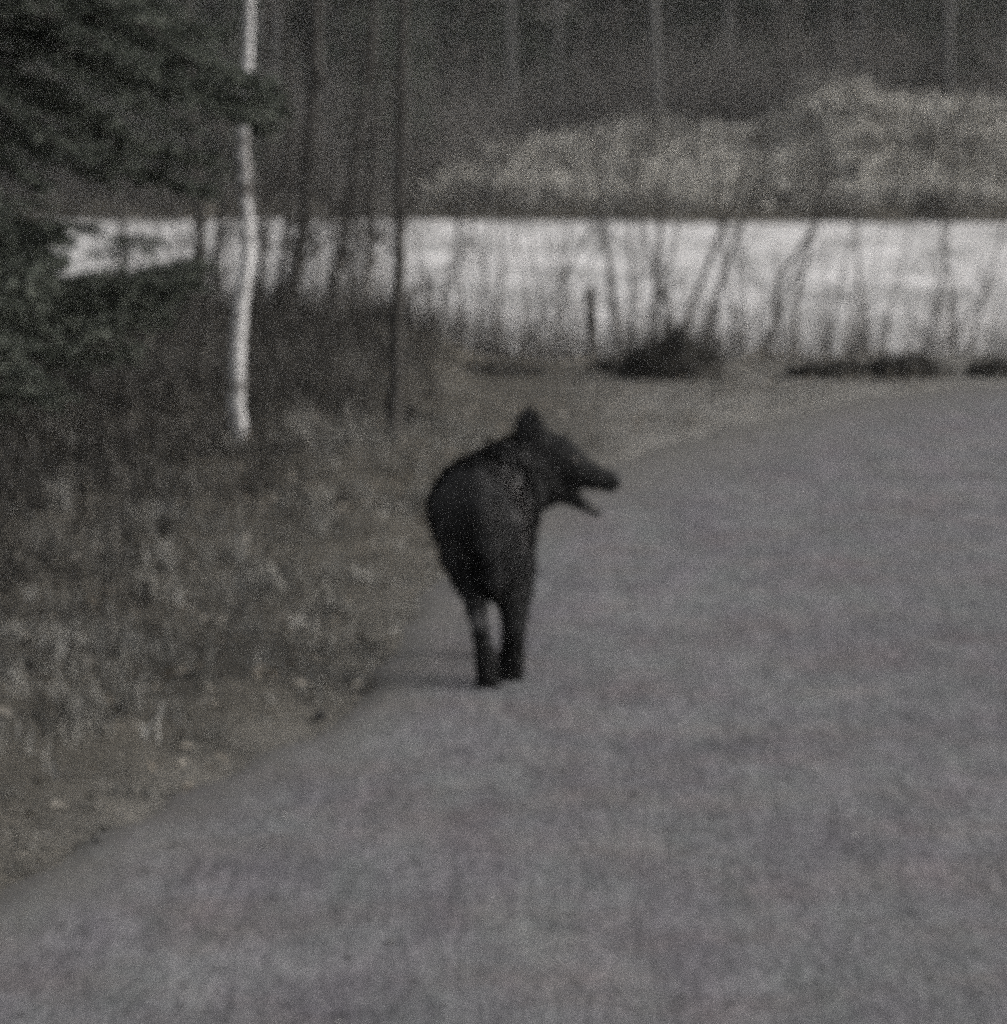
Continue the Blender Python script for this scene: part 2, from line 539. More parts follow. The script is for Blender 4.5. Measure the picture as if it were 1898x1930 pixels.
idx, bx, by, nt_ = tufts(3200, (-3, 4.5), (30.5, 35), acc_reed, (3, 8), 0.08)
tz = terrain(bx, by)
th_ = rng.uniform(0.3, 0.75, nt_)
blades('shore_reeds', M_TWIG, np.stack([bx, by, tz], -1), (1 + 1.6 * sstep((-0.5 - bx) / 0.5) * (rng.random(len(idx)) < 0.3)) * th_[idx] * rng.uniform(0.5, 1.3, len(idx)), rng.uniform(0.004, 0.008, len(idx)), rng.uniform(0.02, 0.35, len(idx)),
       np.clip(rng.normal(0.6, 0.3, len(idx)), 0, 1), 'thin dead reeds fringing the near edge of the pale pond', 'reeds')

# dead leaves on the verge
N = 16000
x = rng.uniform(-6.5, 3.0, N); y = rng.uniform(9, 32, N)
s = road_dist(x, y)
keep = (s > -0.05) & (rng.random(N) < 0.25 + 0.75 * sstep((fbm(x, y, 0.9, 40) - 0.4) / 0.2)) & (y < near_crest(x) + 0.5)
x, y = x[keep], y[keep]; N = len(x)
z = terrain(x, y) + rng.uniform(0.005, 0.06, N)
sz = rng.uniform(0.012, 0.034, N); az = rng.uniform(0, 6.28, N)
a1 = np.stack([np.cos(az), np.sin(az), rng.normal(0, 0.35, N)], -1) * sz[:, None]
a2 = np.stack([-np.sin(az), np.cos(az), rng.normal(0, 0.35, N)], -1) * sz[:, None] * 0.6
P = np.stack([x, y, z], -1)
v = np.stack([P - a1, P + a2 + [0, 0, 0.008], P + a1, P - a2 + [0, 0, 0.008]], 1).reshape(-1, 3)
a = Acc(); i0 = np.arange(N)[:, None] * 4
a.add(v, np.concatenate([i0 + [[0, 2, 1]], i0 + [[0, 3, 2]]]), None, np.repeat(np.clip(rng.normal(0.45, 0.25, N), 0, 1), 4))
tag(a.build('leaf_litter', M_LEAF, smooth=False), 'curled dead leaves strewn over the roadside verge', 'leaves', kind='stuff')


# pale grass on the far bank
def acc_far(x, y):
    e = y - far_shore(x)
    return np.where((e > 0.3) & (e < 18), (0.25 + 0.75 * sstep((fbm(x, y, 0.8, 50) - 0.34) / 0.2)) * sstep((x + 3.5) / 4.0), 0)


idx, bx, by, nt_ = tufts(15000, (-4, 14), (82, 101), acc_far, (6, 12), 0.16)
tz = terrain(bx, by)
tt = np.clip(rng.normal(0.5, 0.22, nt_), 0, 1); th_ = rng.uniform(0.18, 0.5, nt_) * np.where(rng.random(nt_) < 0.12, 1.7, 1)
blades('bank_grass', M_FARDRY, np.stack([bx, by, tz], -1), th_[idx] * rng.uniform(0.6, 1.2, len(idx)), rng.uniform(0.012, 0.03, len(idx)), rng.uniform(0.3, 1.7, len(idx)),
       np.clip(tt[idx] + rng.normal(0, 0.12, len(idx)), 0, 1), 'tall flattened dry grass on the far bank of the pond', 'grass')


def acc_fardark(x, y):
    e = y - far_shore(x)
    edge = np.exp(-((e - 0.4) / 0.7) ** 2)  # dark strip of tufts standing in for shade under the undercut bank
    return np.where((e > -0.1) & (e < 20), np.clip(edge * (0.2 + 0.45 * sstep((x - 6) / 2)) + sstep((1.5 - x) / 4.0) * 0.8 + 0.35 * sstep((fbm(x, y, 0.5, 61) - 0.5) / 0.1), 0, 1), 0)


idx, bx, by, nt_ = tufts(9000, (-16, 14), (82, 104), acc_fardark, (6, 12), 0.2)
tz = terrain(bx, by)
tt = np.clip(rng.normal(0.5, 0.22, nt_), 0, 1); th_ = rng.uniform(0.2, 0.7, nt_)
blades('far_brush_and_shade', M_DARKBRUSH, np.stack([bx, by, tz], -1), th_[idx] * rng.uniform(0.6, 1.2, len(idx)), rng.uniform(0.015, 0.035, len(idx)), rng.uniform(0.1, 1.1, len(idx)),
       np.clip(tt[idx] + rng.normal(0, 0.12, len(idx)), 0, 1), 'dark scrub under the far wood and dark blades standing for undercut shade at the far waterline', 'undergrowth')

# loose stones on the road
N = 5200
y = 9 + 21 * rng.random(N) ** 1.4; x = rng.uniform(-2, 4, N)
s = road_dist(x, y)
keep = (s < 0.05) & (s > -ROAD_W) & (rng.random(N) < 0.35 + 0.65 * np.exp(s / 0.5))
x, y, s = x[keep], y[keep], s[keep]; N = len(x)
r = rng.uniform(0.003, 0.0075, N) * (1 + 0.8 * (rng.random(N) < 0.06))
octv = np.array([(1, 0, 0), (-1, 0, 0), (0, 1, 0), (0, -1, 0), (0, 0, 0.7), (0, 0, -0.7)], float)
octf = np.array([(0, 2, 4), (2, 1, 4), (1, 3, 4), (3, 0, 4), (2, 0, 5), (1, 2, 5), (3, 1, 5), (0, 3, 5)])
zz = 0.006
v = (np.stack([x, y, zz + r * 0.4], -1)[:, None] + octv[None] * r[:, None, None] * rng.uniform(0.6, 1.3, (N, 6, 1))).reshape(-1, 3)
a = Acc(); a.add(v, (np.arange(N)[:, None, None] * 6 + octf[None]).reshape(-1, 3), None, np.repeat(np.clip(rng.normal(0.5, 0.22, N), 0, 1), 6))
tag(a.build('road_gravel', M_STONE, smooth=False), 'loose grit scattered over the worn road', 'gravel', kind='stuff')


# ------------------------------------------------------------------ trees
def rand_dir(up=0.3):
    v = rng.normal(size=3); v[2] = abs(v[2]) * 0.5 + up
    return v / np.linalg.norm(v)


def branch(acc, p, d, L, r, depth, sides=5, curve=0.25, split=3):
    n = max(3, int(4 + L * 2))
    pts = [p]; dd = d.copy()
    for _ in range(n):
        dd = dd + rng.normal(0, curve / n ** 0.5, 3) + np.array([0, 0, 0.05]); dd /= np.linalg.norm(dd)
        pts.append(pts[-1] + dd * L / n)
    pts = np.array(pts)
    acc.tube(pts, np.linspace(r, r * 0.25, len(pts)), sides if depth > 0 else 3, float(np.clip(rng.normal(0.45, 0.2), 0, 1)))
    if depth <= 0: return
    for k in range(split):
        t = rng.uniform(0.25, 0.98); i = min(int(t * n), n - 1)
        q_ = pts[i] + (pts[i + 1] - pts[i]) * (t * n - i)
        nd = (pts[i + 1] - pts[i]); nd /= np.linalg.norm(nd)
        sd_ = rng.normal(size=3); sd_ -= nd * (sd_ @ nd); sd_ /= np.linalg.norm(sd_)
        nd = nd * 0.75 + sd_ * rng.uniform(0.45, 0.9); nd /= np.linalg.norm(nd)
        branch(acc, q_, nd, L * rng.uniform(0.35, 0.6), r * (1 - 0.75 * t) * 0.6 + 0.001, depth - 1, 4, curve, split)


def stem_tree(name, path, rad, label, cat, bark, twigmat, group=None, nb=8, bl=0.8, depth=1, start=0.25):
    """A leafless tree whose trunk follows path (world points); the thing stands at the trunk's foot."""
    path = np.array(path)
    root = empty(name, tuple(path[0]))
    loc = path - path[0]
    P = smooth_poly(loc, 6) if len(loc) > 2 else np.linspace(loc[0], loc[-1], 10)
    P = P + np.concatenate([np.zeros((1, 3)), rng.normal(0, rad * 0.07, (len(P) - 1, 3)) * [1, 1, 0]])
    P[0] = [0, 0, -0.05]
    t = np.linspace(0, 1, len(P))
    rr = rad * (1.0 - 0.55 * t) * (1 + (0.1 if bark.name == 'birch_bark' else 0.4) * np.exp(-t * 28))
    a = Acc(); a.tube(P, rr, 10, 0.5, 0.012)
    a.build('trunk', bark, root)
    a = Acc()
    for k in range(nb):
        u = rng.uniform(start, 0.99); i = min(int(u * (len(P) - 1)), len(P) - 2)
        d = rand_dir(0.45)
        branch(a, P[i], d, bl * (1.15 - 0.6 * u) * rng.uniform(0.6, 1.2), rr[i] * 0.35 + 0.002, depth)
    branch(a, P[-1], np.array([0, 0, 1.0]), bl, rr[-1], depth)
    a.build('crown', twigmat, root)
    return tag(root, label, cat, group)


# birch beside the road
by_ = 23.1
bp = [(448, 830), (446, 700), (449, 620), (457, 550), (467, 480), (466, 430), (461, 330), (460, 260), (466, 100), (471, 0), (474, -250)]
path = [at(px, py, by_) for px, py in bp]
path[0][2] = float(terrain(path[0][:1], path[0][1:2])[0])
path += [path[-1] + np.array([0.1, 0.1, 1.6]), path[-1] + np.array([0.05, 0.25, 3.6])]
birch = stem_tree('birch_tree', path, 0.045, 'slender white birch trunk rising from the dark verge left of the animal', 'birch tree', M_BIRCH, M_TWIG, nb=14, bl=1.3, depth=2, start=0.82)

# stems in front of the pond, (pixels of the photograph from foot to top, width in pixels, distance, label)
NEAR = [
    ([(742, 790), (748, 600), (755, 415), (757, 100), (765, -300)], 23, 24.0, 'dark straight trunk of a bare tree, nearest the road of those before the pond', 11),
    ([(540, 610), (556, 520), (571, 430), (590, 200), (600, -200)], 27, 31.5, 'thickest olive dark trunk between the white birch and the dark straight trunk', 9),
    ([(517, 610), (528, 520), (538, 430), (545, 200), (530, -100)], 13, 31.8, 'thin dark stem close against the left side of the thickest olive trunk', 8),
    ([(618, 600), (634, 510), (652, 430), (685, 200), (700, -100)], 18, 31.6, 'leaning dark stem just right of the thickest olive trunk', 8),
    ([(692, 600), (694, 500), (700, 420), (706, 200), (710, -100)], 14, 32.0, 'upright dark stem just left of the dark straight trunk', 7),
    ([(662, 600), (668, 500), (672, 420), (660, 150), (650, -100)], 10, 32.4, 'slim dark stem midway between the leaning stem and the dark straight trunk', 6),
    ([(384, 600), (379, 500), (375, 430), (360, 200), (350, -50)], 20, 31.0, 'dark bare stem well to the left of the white birch', 7),
    ([(412, 600), (408, 500), (415, 430), (420, 200), (430, -50)], 11, 31.4, 'slim dark stem close behind the white birch on its left', 6),
    ([(490, 600), (492, 500), (499, 430), (505, 200), (500, -50)], 11, 31.3, 'slim dark stem close behind the white birch on its right', 6),
    ([(1168, 690), (1152, 520), (1136, 430), (1120, 300)], 9, 32.4, 'slim grey sapling bowed leftward just right of the broken snag', 4),
    ([(1188, 690), (1190, 520), (1186, 420), (1190, 320)], 8, 32.5, 'slim upright grey sapling behind the left end of the big brush heap', 4),
    ([(1222, 690), (1236, 520), (1246, 420), (1255, 300)], 9, 32.3, 'slim grey sapling rising from the middle of the big brush heap', 4),
    ([(1268, 670), (1322, 530), (1366, 415), (1400, 330)], 10, 31.6, 'left one of the two long parallel saplings leaning right over the big brush heap', 3),
    ([(1322, 660), (1357, 540), (1401, 418), (1440, 320)], 10, 31.5, 'right one of the two long parallel saplings leaning right over the big brush heap', 3),
    ([(1430, 700), (1460, 600), (1466, 530), (1500, 480), (1535, 420), (1560, 350)], 10, 32.0, 'crooked sapling with a kinked stem between the big heap and the low heap', 5),
    ([(1498, 690), (1502, 560), (1518, 500), (1535, 420), (1540, 340)], 8, 32.2, 'thin sapling meeting the crooked one near its top', 4),
    ([(1638, 700), (1622, 560), (1616, 450), (1615, 350)], 7, 32.3, 'thin sapling growing from between the two low brush heaps on the right', 4),
    ([(1797, 690), (1795, 560), (1780, 470), (1770, 380)], 6, 32.5, 'thin upright sapling just beyond the right low heap', 4),
    ([(1820, 690), (1860, 540), (1884, 460), (1905, 380)], 6, 32.5, 'thin sapling leaning right at the far right edge of the shore', 4),
]
for pix, w, Y, lab, nb in NEAR:
    pts = [at(px, py, Y) for px, py in pix]
    g = ground_pt(pts[0][0], Y)
    pts[0] = g
    pts = [pts[0]] + [p for p in pts[1:] if p[2] > g[2] + 0.05]
    big = w > 12
    if big: pts.append(pts[-1] + np.array([rng.normal(0, 0.2), rng.normal(0, 0.2), 2.2]))
    stem_tree('bare_tree' if big else 'sapling', pts, w / 2 / K * Y * (1.2 if big else 1.1), lab, 'tree' if big else 'sapling', M_BARK, M_BARK,
              'leafless trees on the near shore' if big else 'leafless saplings on the near shore', nb=nb, bl=0.75 if big else 0.42, depth=2 if big else 1, start=0.2)

# many fine saplings nothing tells apart
for k in range(66):
    px = rng.choice([rng.uniform(780, 1110), rng.uniform(1125, 1300), rng.uniform(1380, 1890), rng.uniform(350, 780)], p=[0.3, 0.14, 0.14, 0.42])
    Y = rng.uniform(32.2, 34.5)
    x0 = (px - CX) / K * Y
    g = ground_pt(x0, Y)
    H = rng.uniform(1.2, 2.4)
    lx = rng.normal(0.08, 0.38)
    pts = [g, g + [lx * 0.4, 0, H * 0.4], g + [lx + rng.normal(0, 0.04), rng.normal(0, 0.1), H]]
    stem_tree('fine_sapling', pts, rng.uniform(0.007, 0.017), 'hair thin leafless shoot standing among others before the pale pond', 'sapling', M_GREYBARK if rng.random() < 0.4 else M_BARK, M_TWIG,
              'fine shoots along the near shore', nb=4, bl=0.4, depth=1, start=0.25)

# broken snag
Y = 32.0
snag = empty('broken_snag', tuple(ground_pt((1122 - CX) / K * Y, Y)))
o0 = np.array(snag.location)
pp = np.array([at(1122, 700, Y), at(1118, 640, Y), at(1113, 575, Y), at(1110, 548, Y)]) - o0
pp[0][2] = -0.05
a = Acc(); a.tube(np.vstack([np.linspace(pp[0], pp[1], 4)[:-1], np.linspace(pp[1], pp[2], 4)[:-1], pp[2:]]), [0.052, 0.046, 0.044, 0.042, 0.041, 0.04, 0.038, 0.032], 8, 0.4, 0.08)
a.tube(np.array([pp[3], pp[3] + [0.01, 0, 0.03], pp[3] + [0.03, 0, 0.06]]), [0.03, 0.02, 0.008], 6)
a.build('trunk', M_BARK, snag)
a = Acc(); a.tube(np.array([pp[2] + [0.0, 0, 0.06], pp[2] + [0.05, 0, 0.09], pp[2] + [0.075, 0.01, 0.12]]), [0.02, 0.016, 0.008], 6)
a.build('branch_stub', M_BARK, snag)
tag(snag, 'short dark broken snag standing upright at the near shore, left of the big heap', 'snag')


# brush heaps on the near shore
def heap(name, pxc, pyb, wpx, hpx, Y, label):
    x0 = (pxc - CX) / K * Y
    w = wpx / K * Y / 2; h = hpx / K * Y
    base = ground_pt(x0, Y)
    zb = at(pxc, pyb, Y)[2]
    base[2] = min(base[2], zb)
    root = empty(name, tuple(base))
    a = Acc()
    nu, nv = 36, 12
    vs = []
    for j in range(nv):
        ph = (j / (nv - 1)) * math.pi / 2
        for i in range(nu):
            t = i / nu * 2 * math.pi
            rr = 1 + 0.4 * mnoise.noise(Vector((math.cos(t) * 1.5 + pxc, math.sin(t) * 1.5, ph * 2))) + 0.35 * mnoise.noise(Vector((math.cos(t) * 4 + pxc, math.sin(t) * 4, ph * 5)))
            vs.append((w * rr * math.cos(t) * math.cos(ph), 0.75 * w * rr * math.sin(t) * math.cos(ph), h * (math.sin(ph) ** 0.8) * rr * 0.8 - 0.05 * (j == 0)))
    qd = [(j * nu + i, j * nu + (i + 1) % nu, (j + 1) * nu + (i + 1) % nu, (j + 1) * nu + i) for j in range(nv - 1) for i in range(nu)]
    a.add(vs, None, qd, 0.25)
    a.build('mound', M_DARKBRUSH, root)
    N = int(900 * max(0.4, w / 0.4))
    t = rng.uniform(0, 6.28, N); ph = np.arcsin(rng.random(N) ** 0.8)
    P = np.stack([w * np.cos(t) * np.cos(ph), 0.75 * w * np.sin(t) * np.cos(ph), h * np.sin(ph) ** 0.8 * 0.8], -1) * rng.uniform(0.8, 1.08, (N, 1))
    D = P / np.array([w, w, h]) * 0.5 + rng.normal(0, 0.6, (N, 3)); D /= np.linalg.norm(D, axis=1, keepdims=True)
    L = rng.uniform(0.06, 0.26, N) * min(1, h / 0.3)
    S = np.cross(D, rng.normal(size=(N, 3))); S /= np.linalg.norm(S, axis=1, keepdims=True)
    v = np.stack([P - S * 0.005, P + S * 0.005, P + D * L[:, None]], 1).reshape(-1, 3)
    a = Acc(); a.add(v, np.arange(N * 3).reshape(-1, 3), None, np.repeat(np.clip(rng.normal(0.35, 0.2, N), 0, 1), 3))
    o = a.build('twigs', M_DARKBRUSH, root, smooth=False); o['kind'] = 'stuff'
    tag(root, label, 'brush heap', 'dark brush heaps on the near shore')


heap('brush_heap', 1268, 720, 175, 92, 29.3, 'biggest and tallest dark brush heap on the near shore, under the two leaning saplings')
heap('brush_heap', 1575, 712, 170, 32, 29.5, 'low dark brush heap at the shore, right of the crooked sapling')
heap('brush_heap', 1705, 713, 150, 44, 29.5, 'low dark brush heap sloping up to the right by the thin sapling')
heap('brush_heap', 1875, 713, 90, 36, 29.5, 'small dark brush heap at the right edge of the shore')
heap('brush_heap', 1150, 706, 80, 30, 29.8, 'small dark brush heap at the foot of the broken snag')
heap('brush_heap', 920, 716, 220, 30, 29.6, 'long flat dark brush heap on the shore behind the animal')


# spruces
def bough(acc, p, az, L, droop, lift=0.1, dens=34, nl=0.045, nw=0.010, twig=0.34, ntri=16, wood=None):
    n = 10
    t = np.linspace(0, 1, n)
    hd = np.array([math.cos(az), math.sin(az), 0]); sd_ = np.array([-math.sin(az), math.cos(az), 0])
    pts = p + hd * (t * L)[:, None] + np.array([0, 0, 1.0]) * (L * (lift * t - droop * t ** 2 + 0.5 * droop * t ** 4))[:, None] + sd_ * (0.06 * L * np.sin(t * 3 + rng.uniform(0, 6)))[:, None]
    (wood or acc).tube(pts, np.linspace(0.012 + 0.006 * L, 0.003, n), 4, 0.1)
    m = max(6, int(dens * L))
    for k in range(m):
        u = rng.uniform(0.12, 1.0) ** 0.85; i = min(int(u * (n - 1)), n - 2); f = u * (n - 1) - i
        q0 = pts[i] * (1 - f) + pts[i + 1] * f
        sgn = 1 if k % 2 else -1
        d = hd * rng.uniform(0.35, 0.8) + sd_ * sgn * rng.uniform(0.4, 1.0) + np.array([0, 0, rng.uniform(-0.5, 0.12)])
        d /= np.linalg.norm(d)
        l = twig * rng.uniform(0.6, 1.1) * (1.15 - 0.75 * u) * (0.5 + 0.5 * min(L, 1.5) / 1.5)
        s = rng.random(ntri)
        B = q0 + d * (s * l)[:, None]
        nd = rng.normal(size=(ntri, 3)) * 0.8 + d * 0.9
        nd /= np.linalg.norm(nd, axis=1, keepdims=True)
        w = np.cross(nd, rng.normal(size=(ntri, 3))); w /= np.linalg.norm(w, axis=1, keepdims=True)
        ln = nl * rng.uniform(0.6, 1.3, ntri)
        v = np.stack([B - w * nw, B + w * nw, B + nd * ln[:, None]], 1).reshape(-1, 3)
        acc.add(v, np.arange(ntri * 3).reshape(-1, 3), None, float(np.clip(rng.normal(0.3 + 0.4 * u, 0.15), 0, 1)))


def near_spruce(name, x, y, H, boughs, rand, label, rad=0.06):
    base = ground_pt(x, y)
    root = empty(name, tuple(base))
    tr = Acc(); tr.tube(np.array([[0, 0, -0.1], [0.02, 0, H * 0.4], [0, 0.02, H]]), [rad, rad * 0.7, 0.01], 8)
    cr = Acc()
    for (tx, ty, tY, hz) in boughs:                 # tip pixel, tip distance, attach height above the foot
        tip = at(tx, ty, tY) - base
        L = math.hypot(tip[0], tip[1]); az = math.atan2(tip[1], tip[0])
        rise = (tip[2] - hz) / L                    # lift - droop/2 = rise
        droop = 0.5
        bough(cr, np.array([0, 0, hz]), az, L, droop, rise + droop * 0.5, dens=50, nw=0.011, ntri=18, twig=0.4, wood=tr)
    z = 0.35
    while z < H - 0.2 and rand:
        Lz = rand * (1 - z / H) + 0.15
        for k in range(rng.integers(3, 6)):
            bough(cr, np.array([0, 0, z + rng.uniform(-0.1, 0.1)]), rng.uniform(0, 6.28), Lz * rng.uniform(0.7, 1.1), 0.45, 0.15, dens=30, ntri=14, wood=tr)
        z += 0.26
    tr.build('trunk', M_BARK, root)
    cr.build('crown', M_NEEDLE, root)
    return tag(root, label, 'spruce tree')


near_spruce('spruce_tree', -3.35, 21.5, 6.5,
            [(500, 185, 21.2, 2.95), (485, 228, 21.0, 2.55), (470, 150, 21.6, 2.75), (515, 205, 21.5, 2.35), (495, 245, 21.7, 2.75), (480, 195, 21.8, 2.15), (510, 165, 21.4, 2.5),
             (110, 445, 21.2, 1.0), (90, 485, 20.9, 0.85), (150, 425, 21.8, 1.12), (110, 480, 22.0, 0.92), (90, 505, 21.2, 0.86),
             (80, 535, 21.8, 0.78), (70, 562, 21.2, 0.7), (60, 470, 21.9, 0.95), (50, 530, 21.3, 0.8), (80, 440, 21.6, 1.02), (10, 480, 21.0, 0.9), (30, 550, 21.7, 0.75), (75, 520, 21.4, 0.75), (130, 425, 21.6, 1.05), (50, 560, 20.6, 0.65), (100, 600, 21.0, 0.5), (40, 500, 20.4, 0.8), (85, 455, 22.2, 1.0),
             (360, 500, 22.5, 0.5), (345, 508, 23.0, 0.52), (290, 560, 22.2, 0.45), (200, 600, 21.8, 0.4), (380, 110, 22.2, 2.6), (300, 50, 21.6, 2.9), (340, 190, 22.6, 2.3), (250, 230, 23.0, 2.1), (390, 300, 22.8, 1.9), (210, 330, 22.0, 1.8), (420, 60, 23.0, 2.75), (280, 140, 22.8, 2.5), (360, 350, 23.2, 1.75), (130, 290, 20.8, 2.2), (60, 350, 21.0, 1.9), (40, 450, 20.4, 1.7), (75, 540, 20.8, 1.2), (20, 560, 20.0, 1.2),
             (375, 482, 22.8, 0.55), (340, 520, 22.4, 0.5), (300, 545, 23.0, 0.45), (230, 590, 22.0, 0.4), (320, 590, 22.6, 0.38), (160, 630, 21.4, 0.35), (260, 650, 22.2, 0.3),
             (60, 640, 20.2, 0.6), (90, 740, 20.6, 0.3), (30, 700, 20.1, 0.5)], 1.05,
            'dark spruce at the left edge with drooping boughs reaching toward the white birch')
near_spruce('spruce_tree', -3.7, 27.5, 6.0, [(420, 60, 28.5, 2.6), (350, 240, 28.2, 2.2), (240, 300, 28.0, 2.0)], 0.8, 'second dark spruce behind the left edge spruce and left of the birch', 0.05)
near_spruce('spruce_tree', -2.55, 29.0, 1.0, [], 0.5, 'small bushy young spruce low on the bank left of the birch', 0.02)
near_spruce('spruce_tree', -2.75, 18.2, 0.8, [], 0.45, 'knee high young spruce in the undergrowth at the left edge', 0.02)


# far wood: a few proto trees copied with their parts
def far_spruce_proto(H, seed):
    root = empty('far_spruce')
    tr = Acc(); tr.tube(np.array([[0, 0, -0.4], [0, 0, H * 0.5], [0, 0, H]]), [0.16, 0.1, 0.01], 7)
    cr = Acc()
    z = 0.5
    while z < H - 0.3:
        Lz = 2.0 * (1 - z / H) ** 0.8 + 0.2
        for k in range(rng.integers(4, 7)):
            fine = z < 7
            bough(cr, np.array([0, 0, z + rng.uniform(-0.2, 0.2)]), rng.uniform(0, 6.28), Lz * rng.uniform(0.6, 1.1), 0.5, 0.1, dens=11 if fine else 5, nl=0.12 if fine else 0.3, nw=0.022 if fine else 0.08,
                  twig=0.55, ntri=9 if fine else 5)
        z += 0.42 if z < 7 else 0.9
    tr.build('trunk', M_BARK, root); cr.build('crown', M_NEEDLE, root)
    return root


def far_bare_proto(name, H, rad, bark):
    root = empty(name)
    tr = Acc(); n = 9
    P = np.column_stack([np.cumsum(rng.normal(0, 0.08, n)), np.cumsum(rng.normal(0, 0.08, n)), np.linspace(-0.3, H, n)])
    P[0][:2] = 0; tr.tube(P, np.linspace(rad, rad * 0.3, n), 8, 0.5, 0.02)
    tr.build('trunk', bark, root)
    a = Acc()
    for k in range(16):
        i = rng.integers(1, n - 1)
        branch(a, P[i], rand_dir(0.4), rng.uniform(1.0, 2.6), rad * 0.22, 2, 4, 0.3, 4)
    a.build('crown', M_TWIG, root)
    return root


def far_bush_proto():
    root = empty('far_bush')
    a = Acc()
    for k in range(26):
        branch(a, np.array([rng.normal(0, 0.15), rng.normal(0, 0.15), -0.1]), rand_dir(0.9), rng.uniform(0.9, 2.2), 0.014, 2, 4, 0.3, 4)
    a.build('stems', M_TWIG, root)
    return root


def copy_tree(o):
    c = o.copy(); COL.objects.link(c)
    for ch in list(o.children):
        k = ch.copy(); COL.objects.link(k); k.parent = c
    return c


used = {}


def plant(proto, x, y, rz, sc, label, cat, group):
    o = proto if proto.name not in used else copy_tree(proto)
    used[proto.name] = 1
    g = ground_pt(x, y)
    o.location = g; o.rotation_euler = (0, 0, rz); o.scale = (sc, sc, sc)
    return tag(o, label, cat, group)


SPR = [far_spruce_proto(17, 1), far_spruce_proto(14, 2), far_spruce_proto(9, 3)]
BAR = [far_bare_proto('far_bare_tree', 13, 0.11, M_GREYBARK), far_bare_proto('far_bare_tree', 11, 0.085, M_BARK), far_bare_proto('far_bare_tree', 12, 0.10, M_GREYBARK)]
BUSH = [far_bush_proto(), far_bush_proto()]


def xat(px, Y): return (px - CX) / K * Y


# the ones the photograph lets one tell apart
plant(BAR[0], xat(1240, 95), 95, 0.3, 1.0, 'pale straight trunk standing at the wood edge above the hump of far bank grass', 'tree', 'bare trees of the far wood')
plant(BAR[2], xat(968, 97), 97, 1.3, 1.0, 'pale trunk at the wood edge straight above the animal, left of the other pale trunks', 'tree', 'bare trees of the far wood')
plant(BAR[0], xat(1880, 96), 96, 2.3, 0.95, 'pale trunk at the wood edge in the far top right corner', 'tree', 'bare trees of the far wood')
plant(BAR[2], xat(1610, 99), 99, 4.0, 0.9, 'pale trunk rising behind the highest peak of the far bank', 'tree', 'bare trees of the far wood')
plant(BAR[0], xat(1385, 104), 104, 5.0, 1.0, 'pale trunk standing back in the wood over the dip in the far bank', 'tree', 'bare trees of the far wood')
plant(SPR[0], xat(1780, 99), 99, 0, 1.0, 'densest dark spruce of the far wood behind the right end of the bank', 'spruce tree', 'spruces of the far wood')
plant(SPR[1], xat(905, 100), 100, 1, 1.0, 'dark spruce of the far wood above the left end of the pale bank', 'spruce tree', 'spruces of the far wood')
plant(SPR[2], xat(700, 88), 88, 2, 0.8, 'dark spruce near the far waterline above the dark straight trunk', 'spruce tree', 'spruces of the far wood')
for k in range(22):                                     # low evergreens and scrub along the dark left end of the far bank
    px = rng.uniform(-150, 860); Y = rng.uniform(85.5, 96)
    plant(SPR[2], xat(px, Y), Y, rng.uniform(0, 6.28), rng.uniform(0.25, 0.6), 'low dark evergreen on the left part of the far bank', 'spruce tree', 'low evergreens on the far bank')
for k in range(90):
    Y = 107 + 50 * rng.random() ** 1.3; X = rng.uniform(-29, 29) * Y / 100
    plant(SPR[rng.integers(0, 3)], X, Y, rng.uniform(0, 6.28), rng.uniform(0.8, 1.25), 'dark spruce among many deep in the far wood', 'spruce tree', 'spruces deep in the far wood')
for k in range(80):
    Y = 96 + 30 * rng.random() ** 1.3; X = rng.uniform(-18, 18) * Y / 100
    plant(BAR[rng.integers(0, 3)], X, Y, rng.uniform(0, 6.28), rng.uniform(0.7, 1.15), 'leafless trunk among many in the dim far wood', 'tree', 'leafless trunks in the far wood')
for k in range(120):
    Y = rng.uniform(87, 104); px = rng.uniform(-200, 2100)
    if px > 850: Y = rng.uniform(95, 107)
    plant(BUSH[k % 2], xat(px, Y), Y, rng.uniform(0, 6.28), rng.uniform(0.7, 1.3), 'leafless bush in the thicket at the edge of the far wood', 'bush', 'bushes along the far wood')

# ------------------------------------------------------------------ small things on the road
st = gat(603, 1352, 0.01)
a = Acc()
ico = np.array([[mnoise.noise(Vector((i * 0.7, j * 0.9, 3.1))) for j in range(8)] for i in range(12)])
vs = []
for j in range(8):
    ph = -math.pi / 2 + math.pi * j / 7
    for i in range(12):
        t = i / 12 * 2 * math.pi; rr = 1 + 0.5 * ico[i][j]
        vs.append((0.024 * rr * math.cos(t) * math.cos(ph), 0.017 * rr * math.sin(t) * math.cos(ph), 0.016 + 0.016 * rr * math.sin(ph) + 0.007 * math.cos(t) * math.cos(ph)))
a.add(vs, None, [(j * 12 + i, j * 12 + (i + 1) % 12, (j + 1) * 12 + (i + 1) % 12, (j + 1) * 12 + i) for j in range(7) for i in range(12)], 0.02)
clod = a.build('clod', M_STONE)
clod.location = (st[0], st[1], 0.0)
tag(clod, 'small dark clod lying at the road edge left of the animal', 'clod')

# ------------------------------------------------------------------ the animal
# Rear three-quarter view: it stands on the road, walking away and a little right, head turned to the right in profile.
Y0 = 15.0
_PR = []


def P3(p):
    px, py, d, r = p
    Y = Y0 + d
    return at(px, py, Y), r * Y / K


def chain(pts, k=0.03):
    for a_, b_ in zip(pts[:-1], pts[1:]):
        (A, ra), (B, rb) = P3(a_), P3(b_)
        _PR.append((A, B, ra, rb, k))


